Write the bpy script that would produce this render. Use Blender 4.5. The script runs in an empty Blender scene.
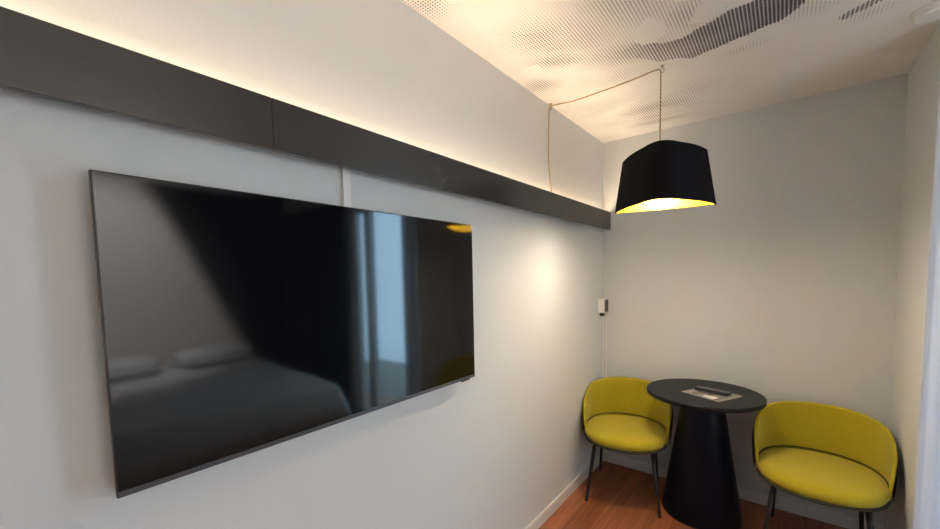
import bpy, bmesh, math, random
from mathutils import Vector, Matrix, noise
random.seed(7)
C = bpy.context.scene.collection
PI = math.pi
W, D, H = 1.583, 3.064, 2.502          # alcove width, back wall, ceiling
YP = 2.47                               # where the alcove opens into the bedroom
XF, YR = 4.0, -2.0                      # bed wall, rear wall

# ------------------------------------------------------------------ materials
def mat(name, col, rough=.6, metal=0., spec=.5, noise_scale=0, noise_amt=0., bump=0., bump_scale=200., emit=None, estr=0., sheen=0., coat=0.):
    m = bpy.data.materials.new(name); m.use_nodes = True
    nt = m.node_tree; b = nt.nodes['Principled BSDF']
    b.inputs['Base Color'].default_value = (*col, 1)
    b.inputs['Roughness'].default_value = rough
    b.inputs['Metallic'].default_value = metal
    b.inputs['Specular IOR Level'].default_value = spec
    b.inputs['Sheen Weight'].default_value = sheen
    b.inputs['Coat Weight'].default_value = coat
    if emit:
        b.inputs['Emission Color'].default_value = (*emit, 1)
        b.inputs['Emission Strength'].default_value = estr
    tc = nt.nodes.new('ShaderNodeTexCoord')
    if noise_amt:
        n = nt.nodes.new('ShaderNodeTexNoise'); n.inputs['Scale'].default_value = noise_scale
        n.inputs['Detail'].default_value = 5
        nt.links.new(tc.outputs['Object'], n.inputs['Vector'])
        mx = nt.nodes.new('ShaderNodeMix'); mx.data_type = 'RGBA'
        mx.inputs[6].default_value = (*[c * (1 - noise_amt) for c in col], 1)
        mx.inputs[7].default_value = (*[min(1, c * (1 + noise_amt)) for c in col], 1)
        nt.links.new(n.outputs['Fac'], mx.inputs[0]); nt.links.new(mx.outputs[2], b.inputs['Base Color'])
    if bump:
        n2 = nt.nodes.new('ShaderNodeTexNoise'); n2.inputs['Scale'].default_value = bump_scale
        n2.inputs['Detail'].default_value = 3
        nt.links.new(tc.outputs['Object'], n2.inputs['Vector'])
        bp = nt.nodes.new('ShaderNodeBump'); bp.inputs['Strength'].default_value = bump; bp.inputs['Distance'].default_value = .003
        nt.links.new(n2.outputs['Fac'], bp.inputs['Height']); nt.links.new(bp.outputs['Normal'], b.inputs['Normal'])
    return m

M = {}
M['wall'] = mat('wall_paint', (.665, .680, .675), .75, spec=.3, noise_scale=3, noise_amt=.015, bump=.25, bump_scale=160)
M['accent'] = mat('dark_wall_paint', (.028, .028, .032), .7, spec=.3, bump=.2)
M['white'] = mat('white_paint', (.80, .79, .76), .35, noise_scale=8, noise_amt=.02)
M['plastic'] = mat('white_plastic', (.82, .81, .78), .35)
M['darkplastic'] = mat('dark_plastic', (.03, .027, .024), .35)
M['fascia'] = mat('fascia_lacquer', (.040, .037, .033), .24, spec=1.0, noise_scale=30, noise_amt=.06)
M['led'] = mat('led_tape', (1, .9, .7), .5, emit=(1, .71, .44), estr=12)
M['tvbody'] = mat('tv_casing', (.022, .022, .024), .3)
M['tvlip'] = mat('tv_lower_lip', (.07, .072, .078), .35, metal=.2)
M['yellow'] = mat('yellow_wool', (.48, .385, .020), .9, spec=.15, noise_scale=60, noise_amt=.10, bump=.5, bump_scale=420, sheen=.15)
M['shell'] = mat('dark_shell', (.035, .033, .034), .55)
M['piping'] = mat('dark_piping', (.03, .028, .012), .8)
M['leg'] = mat('dark_metal', (.03, .026, .025), .38, metal=.3)
M['tabletop'] = mat('black_tabletop', (.012, .013, .015), .42, spec=.15, noise_scale=90, noise_amt=.15)
M['pedestal'] = mat('black_pedestal', (.003, .004, .010), .36, spec=.16, noise_scale=20, noise_amt=.1)
M['shade_out'] = mat('black_shade_fabric', (.009, .008, .010), .85, spec=.08, bump=.3, bump_scale=700)
M['shade_in'] = mat('gold_shade_lining', (.70, .47, .020), .5, metal=.2)
M['bulb'] = mat('bulb_glass', (1, .95, .8), .3, emit=(1, .85, .55), estr=30)
M['cord'] = mat('beige_fabric_cord', (.46, .33, .18), .8, noise_scale=400, noise_amt=.15)
M['brass'] = mat('hook_metal', (.35, .27, .17), .35, metal=.8)
M['duvet'] = mat('white_bed_linen', (.72, .73, .75), .9, bump=.3, bump_scale=8)
M['oak'] = mat('dark_wood', (.06, .045, .035), .5, noise_scale=8, noise_amt=.2)
M['slab'] = mat('balcony_slab', (.30, .26, .22), .8, noise_scale=6, noise_amt=.15)
M['button'] = mat('remote_button', (.12, .12, .13), .5)
M['charcoal'] = mat('charcoal_cloth', (.035, .035, .04), .9)
M['cloth'] = mat('curtain_cloth', (.62, .67, .76), .9)

# sheer curtain: lets daylight through
def sheer():
    m = bpy.data.materials.new('sheer_curtain'); m.use_nodes = True; nt = m.node_tree
    nt.nodes.clear(); o = nt.nodes.new('ShaderNodeOutputMaterial')
    d = nt.nodes.new('ShaderNodeBsdfDiffuse'); t = nt.nodes.new('ShaderNodeBsdfTranslucent'); mx = nt.nodes.new('ShaderNodeMixShader')
    d.inputs[0].default_value = (.82, .83, .86, 1); t.inputs[0].default_value = (.74, .76, .84, 1); mx.inputs[0].default_value = .32
    tc = nt.nodes.new('ShaderNodeTexCoord'); n = nt.nodes.new('ShaderNodeTexNoise'); n.inputs['Scale'].default_value = 500
    b = nt.nodes.new('ShaderNodeBump'); b.inputs['Strength'].default_value = .2; b.inputs['Distance'].default_value = .002
    nt.links.new(tc.outputs['Object'], n.inputs['Vector']); nt.links.new(n.outputs['Fac'], b.inputs['Height']); nt.links.new(b.outputs[0], d.inputs['Normal'])
    nt.links.new(d.outputs[0], mx.inputs[1]); nt.links.new(t.outputs[0], mx.inputs[2]); nt.links.new(mx.outputs[0], o.inputs[0])
    return m
M['sheer'] = sheer()

def glass():
    m = bpy.data.materials.new('window_glass'); m.use_nodes = True; nt = m.node_tree
    nt.nodes.clear(); o = nt.nodes.new('ShaderNodeOutputMaterial')
    t = nt.nodes.new('ShaderNodeBsdfTransparent'); g = nt.nodes.new('ShaderNodeBsdfGlossy'); g.inputs['Roughness'].default_value = .02
    t.inputs[0].default_value = (.94, .97, .97, 1)
    lw = nt.nodes.new('ShaderNodeLayerWeight'); pw = nt.nodes.new('ShaderNodeMath'); pw.operation = 'POWER'; pw.inputs[1].default_value = 5
    f = nt.nodes.new('ShaderNodeMath'); f.operation = 'MULTIPLY_ADD'; f.inputs[1].default_value = .6; f.inputs[2].default_value = .05
    nt.links.new(lw.outputs['Facing'], pw.inputs[0]); nt.links.new(pw.outputs[0], f.inputs[0])
    mx = nt.nodes.new('ShaderNodeMixShader')
    nt.links.new(f.outputs[0], mx.inputs[0]); nt.links.new(t.outputs[0], mx.inputs[1]); nt.links.new(g.outputs[0], mx.inputs[2]); nt.links.new(mx.outputs[0], o.inputs[0])
    return m
M['glass'] = glass()

def screen():
    m = mat('tv_screen', (.004, .004, .005), .06, spec=.5)
    return m
M['screen'] = screen()

def planks():
    m = bpy.data.materials.new('wood_planks'); m.use_nodes = True; nt = m.node_tree; b = nt.nodes['Principled BSDF']
    tc = nt.nodes.new('ShaderNodeTexCoord'); mp = nt.nodes.new('ShaderNodeMapping'); mp.inputs['Rotation'].default_value = (0, 0, PI / 2)
    nt.links.new(tc.outputs['Object'], mp.inputs[0])
    br = nt.nodes.new('ShaderNodeTexBrick'); br.offset = .37; br.inputs['Scale'].default_value = 1
    br.inputs['Brick Width'].default_value = 1.1; br.inputs['Row Height'].default_value = .125; br.inputs['Mortar Size'].default_value = .0016
    br.inputs['Color1'].default_value = (.44, .165, .072, 1); br.inputs['Color2'].default_value = (.30, .10, .042, 1); br.inputs['Mortar'].default_value = (.13, .05, .026, 1)
    br.inputs['Bias'].default_value = 0
    nt.links.new(mp.outputs[0], br.inputs['Vector'])
    mp2 = nt.nodes.new('ShaderNodeMapping'); mp2.inputs['Scale'].default_value = (38, 2.2, 1); nt.links.new(tc.outputs['Object'], mp2.inputs[0])
    n = nt.nodes.new('ShaderNodeTexNoise'); n.inputs['Scale'].default_value = 1; n.inputs['Detail'].default_value = 6; nt.links.new(mp2.outputs[0], n.inputs['Vector'])
    cr = nt.nodes.new('ShaderNodeValToRGB'); cr.color_ramp.elements[0].position = .3; cr.color_ramp.elements[0].color = (.55, .52, .5, 1)
    cr.color_ramp.elements[1].position = .7; cr.color_ramp.elements[1].color = (1.25, 1.22, 1.2, 1)
    nt.links.new(n.outputs['Fac'], cr.inputs[0])
    mx = nt.nodes.new('ShaderNodeMix'); mx.data_type = 'RGBA'; mx.blend_type = 'MULTIPLY'; mx.inputs[0].default_value = .8
    nt.links.new(br.outputs['Color'], mx.inputs[6]); nt.links.new(cr.outputs[0], mx.inputs[7]); nt.links.new(mx.outputs[2], b.inputs['Base Color'])
    b.inputs['Roughness'].default_value = .42
    return m
M['floor'] = planks()

def ceiling_mat():
    # a halftone print: square lattice of dots whose size follows the printed density
    m = bpy.data.materials.new('ceiling_halftone'); m.use_nodes = True; nt = m.node_tree; b = nt.nodes['Principled BSDF']
    P = .0126
    def math_(op, a, bb=None, c=None):
        n = nt.nodes.new('ShaderNodeMath'); n.operation = op
        for i, v in enumerate((a, bb, c)):
            if v is None: continue
            if isinstance(v, (int, float)): n.inputs[i].default_value = v
            else: nt.links.new(v, n.inputs[i])
        return n.outputs[0]
    tc = nt.nodes.new('ShaderNodeTexCoord'); sp = nt.nodes.new('ShaderNodeSeparateXYZ'); nt.links.new(tc.outputs['Object'], sp.inputs[0])
    u = math_('SUBTRACT', math_('FRACT', math_('DIVIDE', sp.outputs[0], P)), .5)
    v = math_('SUBTRACT', math_('FRACT', math_('DIVIDE', sp.outputs[1], P)), .5)
    r = math_('SQRT', math_('ADD', math_('MULTIPLY', u, u), math_('MULTIPLY', v, v)))
    at = nt.nodes.new('ShaderNodeAttribute'); at.attribute_name = 'print_density'
    rad = math_('MULTIPLY', math_('SQRT', at.outputs['Fac']), .56)
    msk = math_('SMOOTH_MIN', 1., math_('MAXIMUM', 0., math_('MULTIPLY', math_('SUBTRACT', rad, r), 14.)), .05)
    mx = nt.nodes.new('ShaderNodeMix'); mx.data_type = 'RGBA'
    mx.inputs[6].default_value = (.84, .815, .78, 1); mx.inputs[7].default_value = (.065, .048, .058, 1)
    nt.links.new(msk, mx.inputs[0]); nt.links.new(mx.outputs[2], b.inputs['Base Color'])
    b.inputs['Roughness'].default_value = .75; b.inputs['Specular IOR Level'].default_value = .25
    return m
M['ceiling'] = ceiling_mat()

def pale_dark_wall():  # bed wall colour, blending from pale to dark across a slanted line
    m = mat('bed_wall_pale_dark', (.5, .48, .46), .75, spec=.3); nt = m.node_tree; b = nt.nodes['Principled BSDF']
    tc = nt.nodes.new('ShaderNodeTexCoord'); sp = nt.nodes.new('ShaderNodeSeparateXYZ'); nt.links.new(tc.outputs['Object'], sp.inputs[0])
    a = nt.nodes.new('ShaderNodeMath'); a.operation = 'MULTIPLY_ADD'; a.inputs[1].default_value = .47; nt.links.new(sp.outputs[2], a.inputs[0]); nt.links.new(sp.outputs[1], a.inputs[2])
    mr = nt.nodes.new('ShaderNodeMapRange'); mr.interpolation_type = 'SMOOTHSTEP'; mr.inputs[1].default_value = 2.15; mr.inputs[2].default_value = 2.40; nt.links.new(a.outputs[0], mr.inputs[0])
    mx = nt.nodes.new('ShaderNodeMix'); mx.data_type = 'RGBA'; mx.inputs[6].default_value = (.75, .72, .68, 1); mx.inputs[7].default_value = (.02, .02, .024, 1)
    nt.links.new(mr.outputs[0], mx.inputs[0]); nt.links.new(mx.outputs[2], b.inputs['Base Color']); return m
M['pale_dark_wall'] = pale_dark_wall()
def leaflet_mat():
    m = bpy.data.materials.new('printed_leaflet'); m.use_nodes = True; nt = m.node_tree; b = nt.nodes['Principled BSDF']
    tc = nt.nodes.new('ShaderNodeTexCoord'); n = nt.nodes.new('ShaderNodeTexVoronoi'); n.inputs['Scale'].default_value = 26
    nt.links.new(tc.outputs['Object'], n.inputs['Vector'])
    cr = nt.nodes.new('ShaderNodeValToRGB'); e = cr.color_ramp.elements
    e[0].position = .25; e[0].color = (.10, .085, .07, 1); e[1].position = .75; e[1].color = (.30, .27, .24, 1)
    nt.links.new(n.outputs['Color'], cr.inputs[0]); nt.links.new(cr.outputs[0], b.inputs['Base Color']); b.inputs['Roughness'].default_value = .35
    return m
M['leaflet'] = leaflet_mat()
M['paper'] = mat('paper_margin', (.27, .255, .24), .4)
M['paperwhite'] = mat('white_paper_patch', (.75, .72, .66), .5)

# ------------------------------------------------------------------ geometry helpers
def link(name, bm, m, parent=None, smooth=False, loc=None):
    bmesh.ops.recalc_face_normals(bm, faces=bm.faces)
    me = bpy.data.meshes.new(name); bm.to_mesh(me); bm.free()
    if smooth:
        for p in me.polygons: p.use_smooth = True
    me.materials.append(m)
    o = bpy.data.objects.new(name, me); C.objects.link(o)
    if loc: o.location = loc
    if parent: o.parent = parent
    return o
def bevel(bm, w, seg=2):
    bmesh.ops.bevel(bm, geom=[e for e in bm.edges if e.calc_face_angle(0) > .5], offset=w, segments=seg, affect='EDGES', profile=.7)
def add_box(bm, x0, x1, y0, y1, z0, z1):
    v = [bm.verts.new((x, y, z)) for x in (x0, x1) for y in (y0, y1) for z in (z0, z1)]
    for f in ((0, 1, 3, 2), (4, 6, 7, 5), (0, 4, 5, 1), (2, 3, 7, 6), (0, 2, 6, 4), (1, 5, 7, 3)): bm.faces.new([v[i] for i in f])
    return bm
def box(x0, x1, y0, y1, z0, z1, b=0, seg=2):
    bm = add_box(bmesh.new(), x0, x1, y0, y1, z0, z1)
    bmesh.ops.recalc_face_normals(bm, faces=bm.faces)
    if b: bevel(bm, b, seg)
    return bm
def grid(bm, rows, close_u=False, close_v=False):
    vs = [[bm.verts.new(p) for p in r] for r in rows]
    R, N = len(vs), len(vs[0])
    for i in range(R if close_v else R - 1):
        for j in range(N if close_u else N - 1):
            a, b, c, d = vs[i][j], vs[i][(j + 1) % N], vs[(i + 1) % R][(j + 1) % N], vs[(i + 1) % R][j]
            bm.faces.new((a, b, c, d))
    return vs
def lathe(prof, n=64, cx=0, cy=0):
    bm = bmesh.new()
    vs = grid(bm, [[(cx + r * math.cos(2 * PI * k / n), cy + r * math.sin(2 * PI * k / n), z) for k in range(n)] for r, z in prof], close_u=True)
    bm.faces.new(vs[0]); bm.faces.new(vs[-1])
    return bm
def tube(pts, rad, n=10, taper=None):
    bm = bmesh.new(); pts = [Vector(p) for p in pts]; rows = []
    up = Vector((0.13, .21, .97)).normalized()
    for i, p in enumerate(pts):
        t = (pts[min(i + 1, len(pts) - 1)] - pts[max(i - 1, 0)]).normalized()
        a = t.cross(up)
        if a.length < .1: a = t.cross(Vector((1, 0, 0)))
        a.normalize(); b = t.cross(a)
        r = rad if taper is None else rad + (taper - rad) * i / (len(pts) - 1)
        rows.append([p + r * (math.cos(2 * PI * k / n) * a + math.sin(2 * PI * k / n) * b) for k in range(n)])
    vs = grid(bm, rows, close_u=True); bm.faces.new(vs[0]); bm.faces.new(vs[-1])
    return bm
def smooth_path(pts, n=8):
    P = [Vector(p) for p in pts]; P = [2 * P[0] - P[1]] + P + [2 * P[-1] - P[-2]]; out = []
    for i in range(1, len(P) - 2):
        for k in range(n):
            t = k / n; a, b, c, d = P[i - 1:i + 3]
            out.append(.5 * ((2 * b) + (c - a) * t + (2 * a - 5 * b + 4 * c - d) * t * t + (3 * b - a - 3 * c + d) * t ** 3))
    return out + [P[-2]]
def empty(name, loc=(0, 0, 0), rz=0):
    o = bpy.data.objects.new(name, None); o.empty_display_size = .1; C.objects.link(o); o.location = loc; o.rotation_euler = (0, 0, rz); return o
def tag(o, label, cat, group=None):
    o['label'] = label; o['category'] = cat
    if group: o['group'] = group
    return o
def struct(name, bm, m, parent=None):
    o = link(name, bm, m, parent)
    if not parent: o['kind'] = 'structure'
    return o

# ------------------------------------------------------------------ the room
struct('floor', box(-.1, XF + .1, YR - .1, D + .1, -.08, 0), M['floor'])
struct('wall_left', box(-.12, 0, YR - .1, D + .1, 0, H), M['wall'])
struct('wall_back', box(0, W, D, D + .12, 0, H), M['wall'])
struct('wall_right', box(W, W + .045, YP, D + .12, 0, H), M['wall'])
WX0, WX1, WZ = W + .045, 2.60, 2.25       # balcony door opening in the window wall
bm = bmesh.new(); add_box(bm, WX1, XF + .1, YP, YP + .14, 0, H); add_box(bm, WX0, WX1, YP, YP + .14, WZ, H)
struct('wall_front', bm, M['wall'])
struct('wall_bedside', box(XF, XF + .12, YR - .1, YP, 0, H), M['pale_dark_wall'])
struct('wall_rear', box(0, XF, YR - .12, YR, 0, H), M['wall'])

# ceiling with its printed density
poly_D = [(.563, 1.854), (.629, 1.882), (.674, 1.949), (.752, 1.95), (.813, 1.914), (.91, 1.876), (.998, 1.865), (1.098, 1.762), (1.255, 1.78), (1.3, 1.88), (1.2, 1.93), (1.146, 1.99), (1.115, 2.036), (1.07, 2.074), (1.005, 2.086), (.916, 2.118), (.821, 2.135), (.738, 2.15), (.626, 2.075), (.54, 1.979)]
poly_W2 = [(.673, 1.706), (.701, 1.776), (.69, 1.86), (.644, 1.904), (.585, 1.893), (.578, 1.829), (.622, 1.759)]
poly_E = [(1.251, 2.213), (1.283, 2.186), (1.324, 2.162), (1.356, 2.128), (1.4, 2.164), (1.345, 2.201), (1.3, 2.224), (1.265, 2.249)]
poly_W3 = [(.776, 1.86), (.809, 1.795), (.842, 1.735), (.85, 1.66), (1.02, 1.63), (1.06, 1.72), (.985, 1.80), (.82, 1.885)]
poly_W1 = [(.093, 1.709), (.158, 1.729), (.159, 1.778), (.095, 1.823), (.041, 1.816), (.038, 1.761)]
def inside(p, poly):
    x, y = p; c = False; n = len(poly)
    for i in range(n):
        x0, y0 = poly[i]; x1, y1 = poly[i - 1]
        if (y0 > y) != (y1 > y) and x < (x1 - x0) * (y - y0) / (y1 - y0) + x0: c = not c
    return c
blobs = [  # x, y, rx, ry, angle, strength
    (.05, 1.08, .07, .10, 0, .32), (.36, 1.62, .22, .13, .7, .50), (.24, 1.76, .13, .07, .5, .62), (.07, 1.92, .12, .09, .6, .42),
    (.50, 1.90, .16, .10, .2, .52), (.60, 1.60, .18, .16, 0, .34), (.78, 1.80, .10, .12, 0, .30), (.35, 2.08, .22, .10, .2, .20),
    (.42, 2.66, .34, .20, -.2, .40), (.22, 2.42, .20, .16, 0, .30), (.40, 2.86, .20, .05, .1, .55), (.10, 2.95, .12, .07, 0, .14),
    (.945, 2.22, .09, .035, -.2, .16), (1.485, 2.69, .10, .05, .5, .14), (1.165, 2.05, .10, .06, 0, .22), (1.33, 2.24, .07, .05, 0, .14), (.66, 2.93, .12, .07, 0, .12), (1.2, 2.6, .25, .06, .2, .03)]
def density(x, y):
    w = Vector((x * 9, y * 9, 0)); jx = .018 * noise.noise(w); jy = .018 * noise.noise(w + Vector((7, 3, 1)))
    X, Y = x + jx, y + jy; d = 0
    for bx, by, rx, ry, a, s in blobs:
        dx, dy = X - bx, Y - by; c, sn = math.cos(a), math.sin(a)
        q = ((dx * c + dy * sn) / rx) ** 2 + ((-dx * sn + dy * c) / ry) ** 2
        d = max(d, s * math.exp(-q * .9))
    d *= .85 + .55 * noise.noise(Vector((x * 6, y * 9, 4)))
    if inside((X, Y), poly_D): d = max(d, .50 + .36 * min(1, max(0, (x - .55) / .35)) + .22 * noise.noise(Vector((x * 5, y * 7, 2))))
    if inside((X, Y), poly_E): d = max(d, .62)
    if inside((X, Y), poly_W2) or inside((X, Y), poly_W1) or (inside((X, Y), poly_W3) and not inside((X, Y), poly_D)): d = 0
    if x > .5 and y < .80 + .66 * x:        # the big dark cloud of the print, over the bedroom
        e = (Y - (.13 + .5 * X)) / .06
        if e > 0: d = max(d, .88 * min(1, e) * min(1, max(0, (x - .5) / .2)))
        elif x > .3: d = 0
    return max(0., min(.95, d)) if d > .035 else 0.
bm = bmesh.new()
bm2 = bmesh.new(); add_box(bm2, -.1, XF + .1, YR - .1, YP + .14, H + .002, H + .1); add_box(bm2, -.1, W + .12, YP + .14, D + .12, H + .002, H + .1)
def ceil_patch(x0, x1, y0, y1, st):
    nx, ny = round((x1 - x0) / st), round((y1 - y0) / st)
    grid(bm, [[(x0 + (x1 - x0) * i / nx, y0 + (y1 - y0) * j / ny, H) for i in range(nx + 1)] for j in range(ny + 1)])
ceil_patch(0, W, 1.0, D, .0085)
ceil_patch(0, W, YR, 1.0, .03)
ceil_patch(W, XF, YR, YP, .03)
for f in bm.faces: f.normal_update()
me = bpy.data.meshes.new('ceiling'); bm.to_mesh(me); bm.free()
at = me.attributes.new('print_density', 'FLOAT', 'POINT')
at.data.foreach_set('value', [density(v.co.x, v.co.y) for v in me.vertices])
me.materials.append(M['ceiling'])
ceil = bpy.data.objects.new('ceiling', me); C.objects.link(ceil); ceil['kind'] = 'structure'
struct('ceiling_slab', bm2, M['white'])

def baseboard(name, x0, x1, y0, y1):
    struct(name, box(x0, x1, y0, y1, 0, .072, .003), M['white'])
baseboard('baseboard_left', 0, .013, YR, D)
baseboard('baseboard_back', .013, W - .013, D - .013, D)
baseboard('baseboard_right', W - .013, W, YP, D)

# balcony door (out of frame to the right; the daylight and the reflection in the screen come from it)
fr = bmesh.new()
for a in ((WX0, WX0 + .05, 0, WZ), (WX1 - .06, WX1, 0, WZ), (2.31, 2.40, 0, WZ)): add_box(fr, a[0], a[1], YP + .04, YP + .10, a[2], a[3])
for z0, z1 in ((0, .10), (WZ - .07, WZ)): add_box(fr, WX0 + .05, WX1 - .06, YP + .04, YP + .10, z0, z1)
dw = struct('window_1', fr, M['white'])
link('pane', box(WX0 + .05, 2.31, YP + .065, YP + .075, .10, WZ - .07), M['glass'], dw)
link('pane', box(2.40, WX1 - .06, YP + .065, YP + .075, .10, WZ - .07), M['glass'], dw)
struct('balcony_floor', box(W + .05, XF + 1, YP + .14, YP + 2.2, -.12, -.02), M['slab'])

# ------------------------------------------------------------------ cove light fascia
ZF0, ZF1, XO = 1.8415, 1.974, .060
cv = tag(empty('cove_light', (0, 0, 0)), 'long dark grey fascia above the television with warm light glowing along its top', 'wall light')
link('fascia_board', box(XO - .018, XO, YR, .506, ZF0, ZF1, .0012, 1), M['fascia'], cv)
link('fascia_board', box(XO - .018, XO, .5066, D - .001, ZF0, ZF1, .0012, 1), M['fascia'], cv)
link('mounting_ledge', box(.0005, XO - .018, YR, D - .001, ZF1 - .050, ZF1 - .032), M['fascia'], cv)
led = link('light_strip', box(.022, .038, YR, D - .03, ZF1 - .0165, ZF1 - .0150), M['led'], cv)
link('strip_rail', box(.018, .040, YR, D - .03, ZF1 - .032, ZF1 - .0165), M['fascia'], cv)

al = bpy.data.lights.new('light_strip_beam', 'AREA'); al.shape = 'RECTANGLE'; al.size = .014; al.size_y = D - .03 - YR; al.energy = 7.8; al.color = (1, .76, .52); al.spread = math.radians(105)
alo = bpy.data.objects.new('light_strip_beam', al); C.objects.link(alo); alo.parent = cv; alo.location = (.030, (YR + D - .03) / 2, ZF1 - .013); alo.rotation_euler = (0, PI + math.radians(30), 0)
# ------------------------------------------------------------------ television
TY0, TY1, TZ0, TZ1, TX = .148, 1.334, 1.064, 1.7215, .0625
tv = tag(empty('flat_screen_tv', (0, (TY0 + TY1) / 2, TZ0)), 'large black flat television mounted on the left wall below the fascia', 'television')
def tvp(name, bm, m):
    o = link(name, bm, m, tv); o.location = (0, -(TY0 + TY1) / 2, -TZ0); return o
tvp('casing', box(TX - .014, TX - .0015, TY0, TY1, TZ0, TZ1, .0025), M['tvbody'])
tvp('screen', box(TX - .002, TX, TY0 + .0035, TY1 - .0035, TZ0 + .013, TZ1 - .0035), M['screen'])
tvp('lower_trim', box(TX - .003, TX + .0012, TY0 + .001, TY1 - .001, TZ0 + .0005, TZ0 + .0125, .0008, 1), M['tvlip'])
tvp('rear_housing', box(TX - .04, TX - .013, TY0 + .12, TY1 - .12, TZ0 + .03, TZ1 - .18, .008), M['tvbody'])
tvp('sensor', box(TX - .012, TX - .002, TY1 - .085, TY1 - .035, TZ0 - .007, TZ0 + .001, .0015), M['darkplastic'])
tvp('wall_bracket', box(.0005, TX - .039, .55, .95, 1.25, 1.50, .002), M['leg'])

cc = link('cable_cover', box(0, .013, .741, .768, 1.60, ZF0 + .03, .002), M['plastic'])
tag(cc, 'short white cable cover strip on the left wall between television and dark fascia', 'cable cover')

# ------------------------------------------------------------------ corner switch box and its conduit
bx = tag(empty('wall_sensor', (.0, 2.990, 1.205)), 'small white box with a dark face in the corner above the left chair', 'sensor')
link('casing', box(.0005, .050, -.030, .043, .0, .105, .004), M['plastic'], bx)
link('dark_panel', box(.0498, .054, -.026, .040, .006, .100, .0015), M['darkplastic'], bx)
link('plug', box(.006, .032, -.012, .020, -.026, .002, .004), M['darkplastic'], bx)
cd = bmesh.new(); add_box(cd, .0005, .017, D - .014, D - .0005, .074, 1.180); add_box(cd, .021, .034, D - .010, D - .0005, .074, 1.190)
bevel(cd, .002, 1)
tag(link('cable_conduit', cd, M['plastic']), 'white cable conduit running down the back corner below the small box', 'conduit')

# ------------------------------------------------------------------ pendant lamp
LC = Vector((.628, 2.105, 0)); ZB, ZT = 1.824, 2.080
def shade_outline(s):
    # rounded triangle seen from above, corner radius by rounding each vertex
    V = [Vector((.378, 2.170)), Vector((.690, 1.798)), Vector((.862, 2.255))]
    c0 = Vector((.628, 2.105)); out = []
    rr = [.030, .18, .055]
    for i, v in enumerate(V):
        a, b = (V[i - 1] - v).normalized(), (V[(i + 1) % 3] - v).normalized()
        p, q = v + a * rr[i], v + b * rr[i]
        for k in range(11):
            t = k / 10; out.append((1 - t) ** 2 * p + 2 * t * (1 - t) * v + t * t * q)
        nx = V[(i + 1) % 3]; q2 = nx - (nx - v).normalized() * rr[(i + 1) % 3]; nrm = Vector(((nx - v).y, -(nx - v).x)).normalized()
        if nrm.dot(v - c0) < 0: nrm = -nrm
        for k in range(1, 8):
            t = k / 8; out.append(q.lerp(q2, t) + nrm * .014 * 4 * t * (1 - t))
    return [(p - c0) * s for p in out]
lamp = tag(empty('pendant_lamp', (LC.x, LC.y, ZB)), 'black pendant lamp with gold lining hanging over the round table', 'lamp')
def ring(s, z): return [(p.x, p.y, z - ZB) for p in shade_outline(s)]
bm = bmesh.new(); grid(bm, [ring(1 - .175 * t, ZB + (ZT - ZB) * t) for t in (0, .25, .5, .75, 1)] + [ring(.815, ZT + .003), ring(.805, ZT + .003)], close_u=True)
vs = [v for v in bm.verts if v.co.z > ZT - ZB + .002][-len(ring(1, 0)):]
bm.faces.new(vs)
link('shade', bm, M['shade_out'], lamp, smooth=False)
for p in lamp.children[-1].data.polygons: p.use_smooth = len(p.vertices) == 4
bm = bmesh.new(); grid(bm, [ring(1 - .175 * t - .012, ZB + .0005 + (ZT - ZB - .004) * t) for t in (0, .25, .5, .75, 1)], close_u=True)
vs = [v for v in bm.verts][-len(ring(1, 0)):]; bm.faces.new(vs)
lin = link('lining', bm, M['shade_in'], lamp)
for p in lin.data.polygons: p.use_smooth = len(p.vertices) == 4
bm = bmesh.new(); grid(bm, [ring(1.002, ZB - .0015), ring(1.002, ZB + .003), ring(.986, ZB + .003), ring(.986, ZB - .0015)], close_u=True, close_v=True)
link('rim', bm, M['shade_out'], lamp)
CX, CY = .616 - LC.x, 2.136 - LC.y
link('socket', lathe([(.012, ZT - ZB - .002), (.02, ZT - ZB - .01), (.02, .195), (.017, .19)], 24, CX, CY), M['darkplastic'], lamp, True)
link('bulb', lathe([(.004, .085), (.02, .09), (.030, .105), (.034, .122), (.030, .142), (.02, .165), (.014, .192)], 24, CX, CY), M['bulb'], lamp, True)
li = bpy.data.lights.new('bulb_light', 'POINT'); li.energy = 21; li.color = (1, .94, .82); li.shadow_soft_size = .09
lo = bpy.data.objects.new('bulb_light', li); C.objects.link(lo); lo.parent = lamp; lo.location = (CX, CY, .085)

# cord: up the wall, along the ceiling, down to the lamp
cp = [(.020, 2.175, 1.90), (.012, 2.174, 1.99), (.006, 2.160, 2.10), (.005, 2.150, 2.22), (.005, 2.153, 2.34), (.006, 2.162, 2.46), (.014, 2.163, 2.484), (.05, 2.162, 2.487), (.16, 2.158, 2.476), (.33, 2.148, 2.476), (.48, 2.141, 2.481), (.575, 2.138, 2.489), (.606, 2.137, 2.488), (.6155, 2.1365, 2.478), (.616, 2.136, 2.45), (.616, 2.136, 2.30), (.616, 2.136, 2.10)]
tag(link('lamp_cord', tube(smooth_path(cp, 8), .0034, 8), M['cord'], smooth=True), 'beige fabric cord climbing the wall and swagged along the ceiling to the pendant lamp', 'cord')
def hook(x, y, label):
    o = tag(empty('ceiling_hook', (x, y, H)), label, 'hook', 'cord hooks')
    link('base_plate', lathe([(.009, -.0005), (.009, -.003), (.004, -.005)], 16), M['brass'], o)
    link('hook_wire', tube([(0, 0, -.002), (0, 0, -.012)] + [(.009 * math.sin(a) - .0, 0, -.022 + .010 * math.cos(a)) for a in [.0, .5, 1, 1.5, 2, 2.5, 3, 3.5, 4]], .0018, 8), M['brass'], o, True)
hook(.622, 2.137, 'small metal hook in the ceiling directly above the pendant lamp')
hook(.014, 2.163, 'small metal hook where the cord meets ceiling and left wall')

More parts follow.
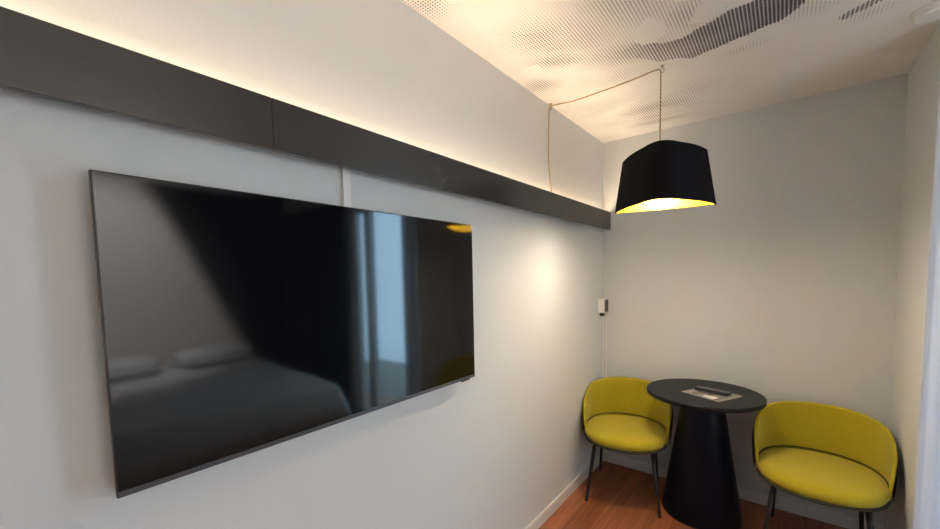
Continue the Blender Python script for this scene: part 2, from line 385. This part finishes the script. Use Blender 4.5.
# smoke detector on the ceiling by the alcove opening
sd = tag(empty('smoke_detector', (1.535, 2.385, H)), 'round white smoke detector on the ceiling in the top right corner', 'smoke detector')
link('mounting_plate', lathe([(.060, -.0005), (.060, -.010), (.057, -.012)], 48), M['plastic'], sd, False)
link('cover', lathe([(.053, -.012), (.053, -.022), (.047, -.029), (.030, -.032), (.004, -.033)], 48), M['plastic'], sd, False)

# ------------------------------------------------------------------ table
TC = (.738, 2.745); TT = .765
tb = tag(empty('round_table', (TC[0], TC[1], 0)), 'round black table on a cone pedestal standing between the two yellow chairs', 'table')
link('table_top', lathe([(.300, TT - .026), (.312, TT - .026), (.316, TT - .022), (.316, TT - .003), (.313, TT)], 96), M['tabletop'], tb)
ped = link('pedestal', lathe([(.217, .004), (.218, .012), (.110, TT - .034), (.100, TT - .026)], 96), M['pedestal'], tb, True)
md = ped.modifiers.new('es', 'EDGE_SPLIT'); md.split_angle = .6
link('base_ring', lathe([(.210, 0), (.219, .001), (.219, .006), (.212, .008)], 96), M['darkplastic'], tb)
for o in tb.children:
    if o.name.startswith('table_top'):
        for p in o.data.polygons: p.use_smooth = len(p.vertices) == 4 and abs(p.normal.z) < .3

# leaflet and remote control on the table
lf = tag(empty('leaflet', (.787, 2.718, TT + .0006), math.radians(-27)), 'grey printed leaflet lying flat on the round black table', 'leaflet')
link('sheet', box(-.118, .118, -.112, .112, 0, .0018), M['paper'], lf)
link('printed_picture', box(-.100, .100, -.096, .094, .0017, .0021), M['leaflet'], lf)
link('white_caption', box(.000, .075, -.094, -.045, .0020, .0024), M['paperwhite'], lf)
rc = tag(empty('remote_control', (.788, 2.752, TT + .0031), math.radians(-15.5)), 'black remote control lying across the leaflet on the table', 'remote control')
link('casing', box(-.095, .095, -.025, .025, 0, .019, .006, 3), M['tvbody'], rc)
for i in range(7):
    for j in range(3):
        x, y = -.07 + i * .0205, -.011 + j * .011
        link('button', box(x - .006, x + .006, y - .0035, y + .0035, .0182, .0205, .0008, 1), M['button'], rc)

# ------------------------------------------------------------------ tub chairs
def sup(a, rx, ry, e=2.3):
    c, s = math.cos(a), math.sin(a)
    return rx * math.copysign(abs(c) ** (2 / e), c), ry * math.copysign(abs(s) ** (2 / e), s)
def shell_bm(r_off, thick, zb, zt, phim, nz=16, nf=64):
    # wraps round the back (+y); ends rounded; leans outwards towards the top
    def rad(z): t = (z - .40) / .36; return .250 + .024 * max(0, t) ** .8
    def top(f):
        a = abs(f); fr = .42 * phim
        zz = zt - .085 * (a / phim) ** 2
        if a > fr: zz = zb + (zz - zb) * max(0., 1 - ((a - fr) / (phim - fr)) ** 2.4) ** .5
        return zz
    fs = [phim * math.sin(PI / 2 * (2 * k / nf - 1)) for k in range(nf + 1)]
    def pt(f, z, off):
        r = rad(z) + off
        x, y = sup(PI / 2 - f, r * 1.0, r, 2.15)
        return (x, y - .005, z)
    rows_in, rows_out = [], []
    for f in fs:
        zt_ = max(top(f), zb + .004); col = []; n = nz
        th = thick * (1 - .45 * (abs(f) / phim) ** 4)
        for k in range(n + 1): col.append(pt(f, zb + (zt_ - zb) * k / n, r_off))
        # rolled top edge
        for k in range(1, 8):
            a = PI * k / 8; col.append(pt(f, zt_ + th * .5 * math.sin(a), r_off + th * .5 * (1 - math.cos(a))))
        for k in range(n, -1, -1): col.append(pt(f, zb + (zt_ - zb) * k / n, r_off + th))
        rows_in.append(col)
    bm = bmesh.new(); vs = grid(bm, rows_in, close_u=True)
    bm.faces.new(vs[0]); bm.faces.new(vs[-1])
    return bm
def seat_bm(rx, ry, z0, z1, cy, e=2.25):
    prof = [(.90, 0.), (.965, .08), (.992, .25), (1., .42), (.99, .6), (.96, .76), (.90, .87), (.80, .94), (.6, .985), (.35, 1.), (.02, 1.)]
    bm = bmesh.new(); n = 72
    vs = grid(bm, [[(*[c * s for c in sup(2 * PI * k / n, rx, ry, e)], z0 + (z1 - z0) * t) for k in range(n)] for s, t in prof], close_u=True)
    bm.faces.new(vs[0]); bm.faces.new(vs[-1])
    bmesh.ops.translate(bm, verts=bm.verts, vec=(0, cy, 0)); return bm
def make_chair(loc, rz, label):
    t = tag(empty('tub_chair', loc, rz), label, 'chair', 'yellow chairs at the round table')
    link('seat', seat_bm(.257, .264, .404, .480, -.036), M['yellow'], t, True)
    link('seat_piping', seat_bm(.2605, .2675, .394, .416, -.036), M['piping'], t, True)
    link('backrest', shell_bm(.0, .020, .408, .722, math.radians(107)), M['yellow'], t, True)
    bk = t.children[-1]
    ps = []
    for k in range(61):
        a = math.radians(100) * (2 * k / 60 - 1); x, y = sup(PI / 2 - a, .2525, .2525, 2.15); ps.append((x, y - .006, .466 - .012 * (a / 1.75) ** 2))
    link('piping', tube(ps, .0026, 8), M['piping'], bk, True)
    link('outer_shell', shell_bm(.0205, .008, .402, .688, math.radians(101)), M['shell'], t, True)
    link('under_frame', lathe([(.20, .382), (.21, .386), (.21, .396), (.19, .398)], 48), M['shell'], t)
    for sx, sy, bx_, by_ in ((-1, -1, .220, -.230), (1, -1, .220, -.230), (-1, 1, .197, .232), (1, 1, .197, .232)):
        lg = link('leg', tube([(sx * .172, sy * .165, .398), (sx * bx_, by_, .006)], .0125, 14, .0095), M['leg'], t, True)
        link('foot', lathe([(.0095, 0), (.0105, .001), (.0105, .012), (.009, .013)], 16, sx * bx_, by_), M['darkplastic'], lg)
    return t
make_chair((.290, 2.700, 0), math.radians(12), 'yellow upholstered tub chair in the corner by the left wall')
make_chair((1.279, 2.705, 0), math.radians(-2), "yellow upholstered tub chair right of the round table, near the right wall")

# ------------------------------------------------------------------ curtain at the right edge
def curtain(name, x0, x1, y, n, amp, z0, z1, m):
    bm = bmesh.new(); N = n * 14
    def row(z): return [(x0 + (x1 - x0) * k / N, y + amp * math.sin(2 * PI * n * k / N - .6) * (1 + .2 * math.sin(k * .37)), z) for k in range(N + 1)]
    grid(bm, [row(z0 + (z1 - z0) * j / 6) for j in range(7)])
    o = link(name, bm, m, smooth=True); s = o.modifiers.new('t', 'SOLIDIFY'); s.thickness = .002; return o
tag(curtain('curtain', 1.566, 1.72, 2.415, 3, .004, .012, 2.30, M['sheer']), 'pale blue white curtain at the right edge beside the alcove wall', 'curtain')

def curtain_dark():
    bm = bmesh.new(); N = 200
    row = lambda z: [(2.62 + 1.33 * k / N, 2.40 + .035 * math.sin(k * .55) * (1 + .3 * math.sin(k * .13)), z) for k in range(N + 1)]
    grid(bm, [row(.015 + 2.285 * j / 4) for j in range(5)])
    o = link('curtain', bm, M['charcoal'], smooth=True); o.modifiers.new('t', 'SOLIDIFY').thickness = .003; return o
tag(link('curtain_rail', tube([(1.575, 2.415, 2.313), (3.99, 2.415, 2.313)], .011, 12), M['leg'], smooth=True), 'dark curtain rail over the balcony door, just beyond the picture edge', 'curtain rail')
# ------------------------------------------------------------------ bedroom side: seen only as reflections in the screen
bd = tag(empty('bed', (2.95, 1.1, 0)), 'wide bed with white linen, mirrored in the television screen', 'bed')
link('bed_base', box(-.98, 1.0, -.88, .88, .05, .32, .01), M['oak'], bd)
bm = bmesh.new(); rows = []
for j in range(41):
    v = -1 + 2 * j / 40; r = []
    for i in range(41):
        u = -1 + 2 * i / 40
        x = 1.03 * u - .01; y = .92 * v
        z = .60 + .05 * (u + 1) / 2 + .025 * noise.noise(Vector((x * 3, y * 3, 0)))
        z -= .28 * max(0, (abs(v) - .86) / .14) ** 2 + .28 * max(0, (-u - .8) / .2) ** 2
        r.append((x, y, z))
    rows.append(r)
grid(bm, rows); dv = link('duvet', bm, M['duvet'], bd, True); dv.modifiers.new('t', 'SOLIDIFY').thickness = .05
for y in (.42, -.42):
    bm = bmesh.new(); bmesh.ops.create_uvsphere(bm, u_segments=24, v_segments=16, radius=1)
    for v in bm.verts:
        c = v.co; s = lambda q: math.copysign(abs(q) ** .55, q); v.co = (s(c.x) * .22, s(c.y) * .36, s(c.z) * .08)
    pw = tag(link('pillow', bm, M['duvet'], smooth=True), 'white pillow lying at the head of the bed, ' + ('nearer the window' if y > 0 else 'farther from the window'), 'pillow', 'pillows'); pw.location = (2.95 + .78, 1.1 + y, .742)
wl = tag(empty('ceiling_spotlight', (2.5, .55, H)), 'small ceiling spotlight aimed at the wall behind the bed', 'spotlight')
link('lamp_head', lathe([(.05, -.0005), (.05, -.035), (.044, -.035), (.030, -.012)], 32), M['plastic'], wl)
tag(curtain_dark(), 'charcoal curtain beside the balcony door, mirrored in the television screen', 'curtain')
bc = tag(empty('balcony_chair', (2.05, 3.25, -.02), math.radians(20)), 'bent back chair on the balcony, mirrored in the television screen', 'chair')
link('seat', box(-.23, .23, -.22, .22, .42, .45, .01), M['oak'], bc)
link('backrest', tube(smooth_path([(-.25, -.1, .70), (-.25, .12, .72), (-.12, .25, .74), (.12, .25, .74), (.25, .12, .72), (.25, -.1, .70)], 8), .022, 12), M['oak'], bc, True)
for sx in (-1, 1):
    for y, h in ((-.19, .70), (.18, .72)): link('leg', tube([(sx * .24, y * .6, h), (sx * .25, y, 0)], .014, 10), M['oak'], bc, True)

# ------------------------------------------------------------------ light
w = bpy.data.worlds.new('World'); bpy.context.scene.world = w; w.use_nodes = True
bg = w.node_tree.nodes['Background']; 
nt = w.node_tree; tc = nt.nodes.new('ShaderNodeTexCoord'); sx = nt.nodes.new('ShaderNodeSeparateXYZ'); mr = nt.nodes.new('ShaderNodeMapRange'); mr.interpolation_type = 'SMOOTHSTEP'
mr.inputs[1].default_value = -.42; mr.inputs[2].default_value = -.12
mx = nt.nodes.new('ShaderNodeMix'); mx.data_type = 'RGBA'; mx.inputs[6].default_value = (.16, .17, .15, 1); mx.inputs[7].default_value = (.47, .74, 1.0, 1)
nt.links.new(tc.outputs['Generated'], sx.inputs[0]); nt.links.new(sx.outputs[2], mr.inputs[0]); nt.links.new(mr.outputs[0], mx.inputs[0]); nt.links.new(mx.outputs[2], bg.inputs[0])
bg.inputs[1].default_value = 9.4
po = bpy.data.lights.new('window_portal', 'AREA'); po.shape = 'RECTANGLE'; po.size = WX1 - WX0; po.size_y = WZ; po.cycles.is_portal = True
pob = bpy.data.objects.new('window_portal', po); C.objects.link(pob); pob.location = ((WX0 + WX1) / 2, YP + .12, WZ / 2); pob.rotation_euler = (-PI / 2, 0, 0)
sp = bpy.data.lights.new('spot_beam', 'SPOT'); sp.energy = 330; sp.color = (1, .97, .94); sp.spot_size = math.radians(92); sp.spot_blend = .6; sp.shadow_soft_size = .03
spo = bpy.data.objects.new('spot_beam', sp); C.objects.link(spo); spo.location = (2.55, .55, H - .06); spo.rotation_euler = (0, math.radians(-56), 0)

# ------------------------------------------------------------------ camera
f, py = 392.2484, 303.9077
yaw, pt, rl = -.6744, -.0686, -.0203
cam = bpy.data.cameras.new('camera'); cam.sensor_width = 36; cam.sensor_fit = 'HORIZONTAL'; cam.lens = f * 36 / 940
cam.shift_x = 0; cam.shift_y = (py - 264.5) / 940; cam.clip_start = .02
fwd = Vector((math.sin(yaw) * math.cos(pt), math.cos(yaw) * math.cos(pt), math.sin(pt)))
right = Vector((math.cos(yaw), -math.sin(yaw), 0)); up = right.cross(fwd)
rr = math.cos(rl) * right + math.sin(rl) * up; uu = -math.sin(rl) * right + math.cos(rl) * up
co = bpy.data.objects.new('camera', cam); C.objects.link(co)
mw = Matrix((rr, uu, -fwd)).transposed().to_4x4(); mw.translation = Vector((1.1082, 0, 1.5)); co.matrix_world = mw
sc = bpy.context.scene; sc.camera = co
sc.view_settings.view_transform = 'Standard'; sc.view_settings.look = 'None'; sc.view_settings.gamma = 1; sc.view_settings.use_curve_mapping = False
sc.view_settings.exposure = .6
sc.cycles.use_denoising = True
sc.cycles.max_bounces = 10; sc.cycles.diffuse_bounces = 6; sc.cycles.glossy_bounces = 4; sc.cycles.transparent_max_bounces = 12
sc.cycles.caustics_reflective = False; sc.cycles.caustics_refractive = False
sc.cycles.sample_clamp_indirect = 6
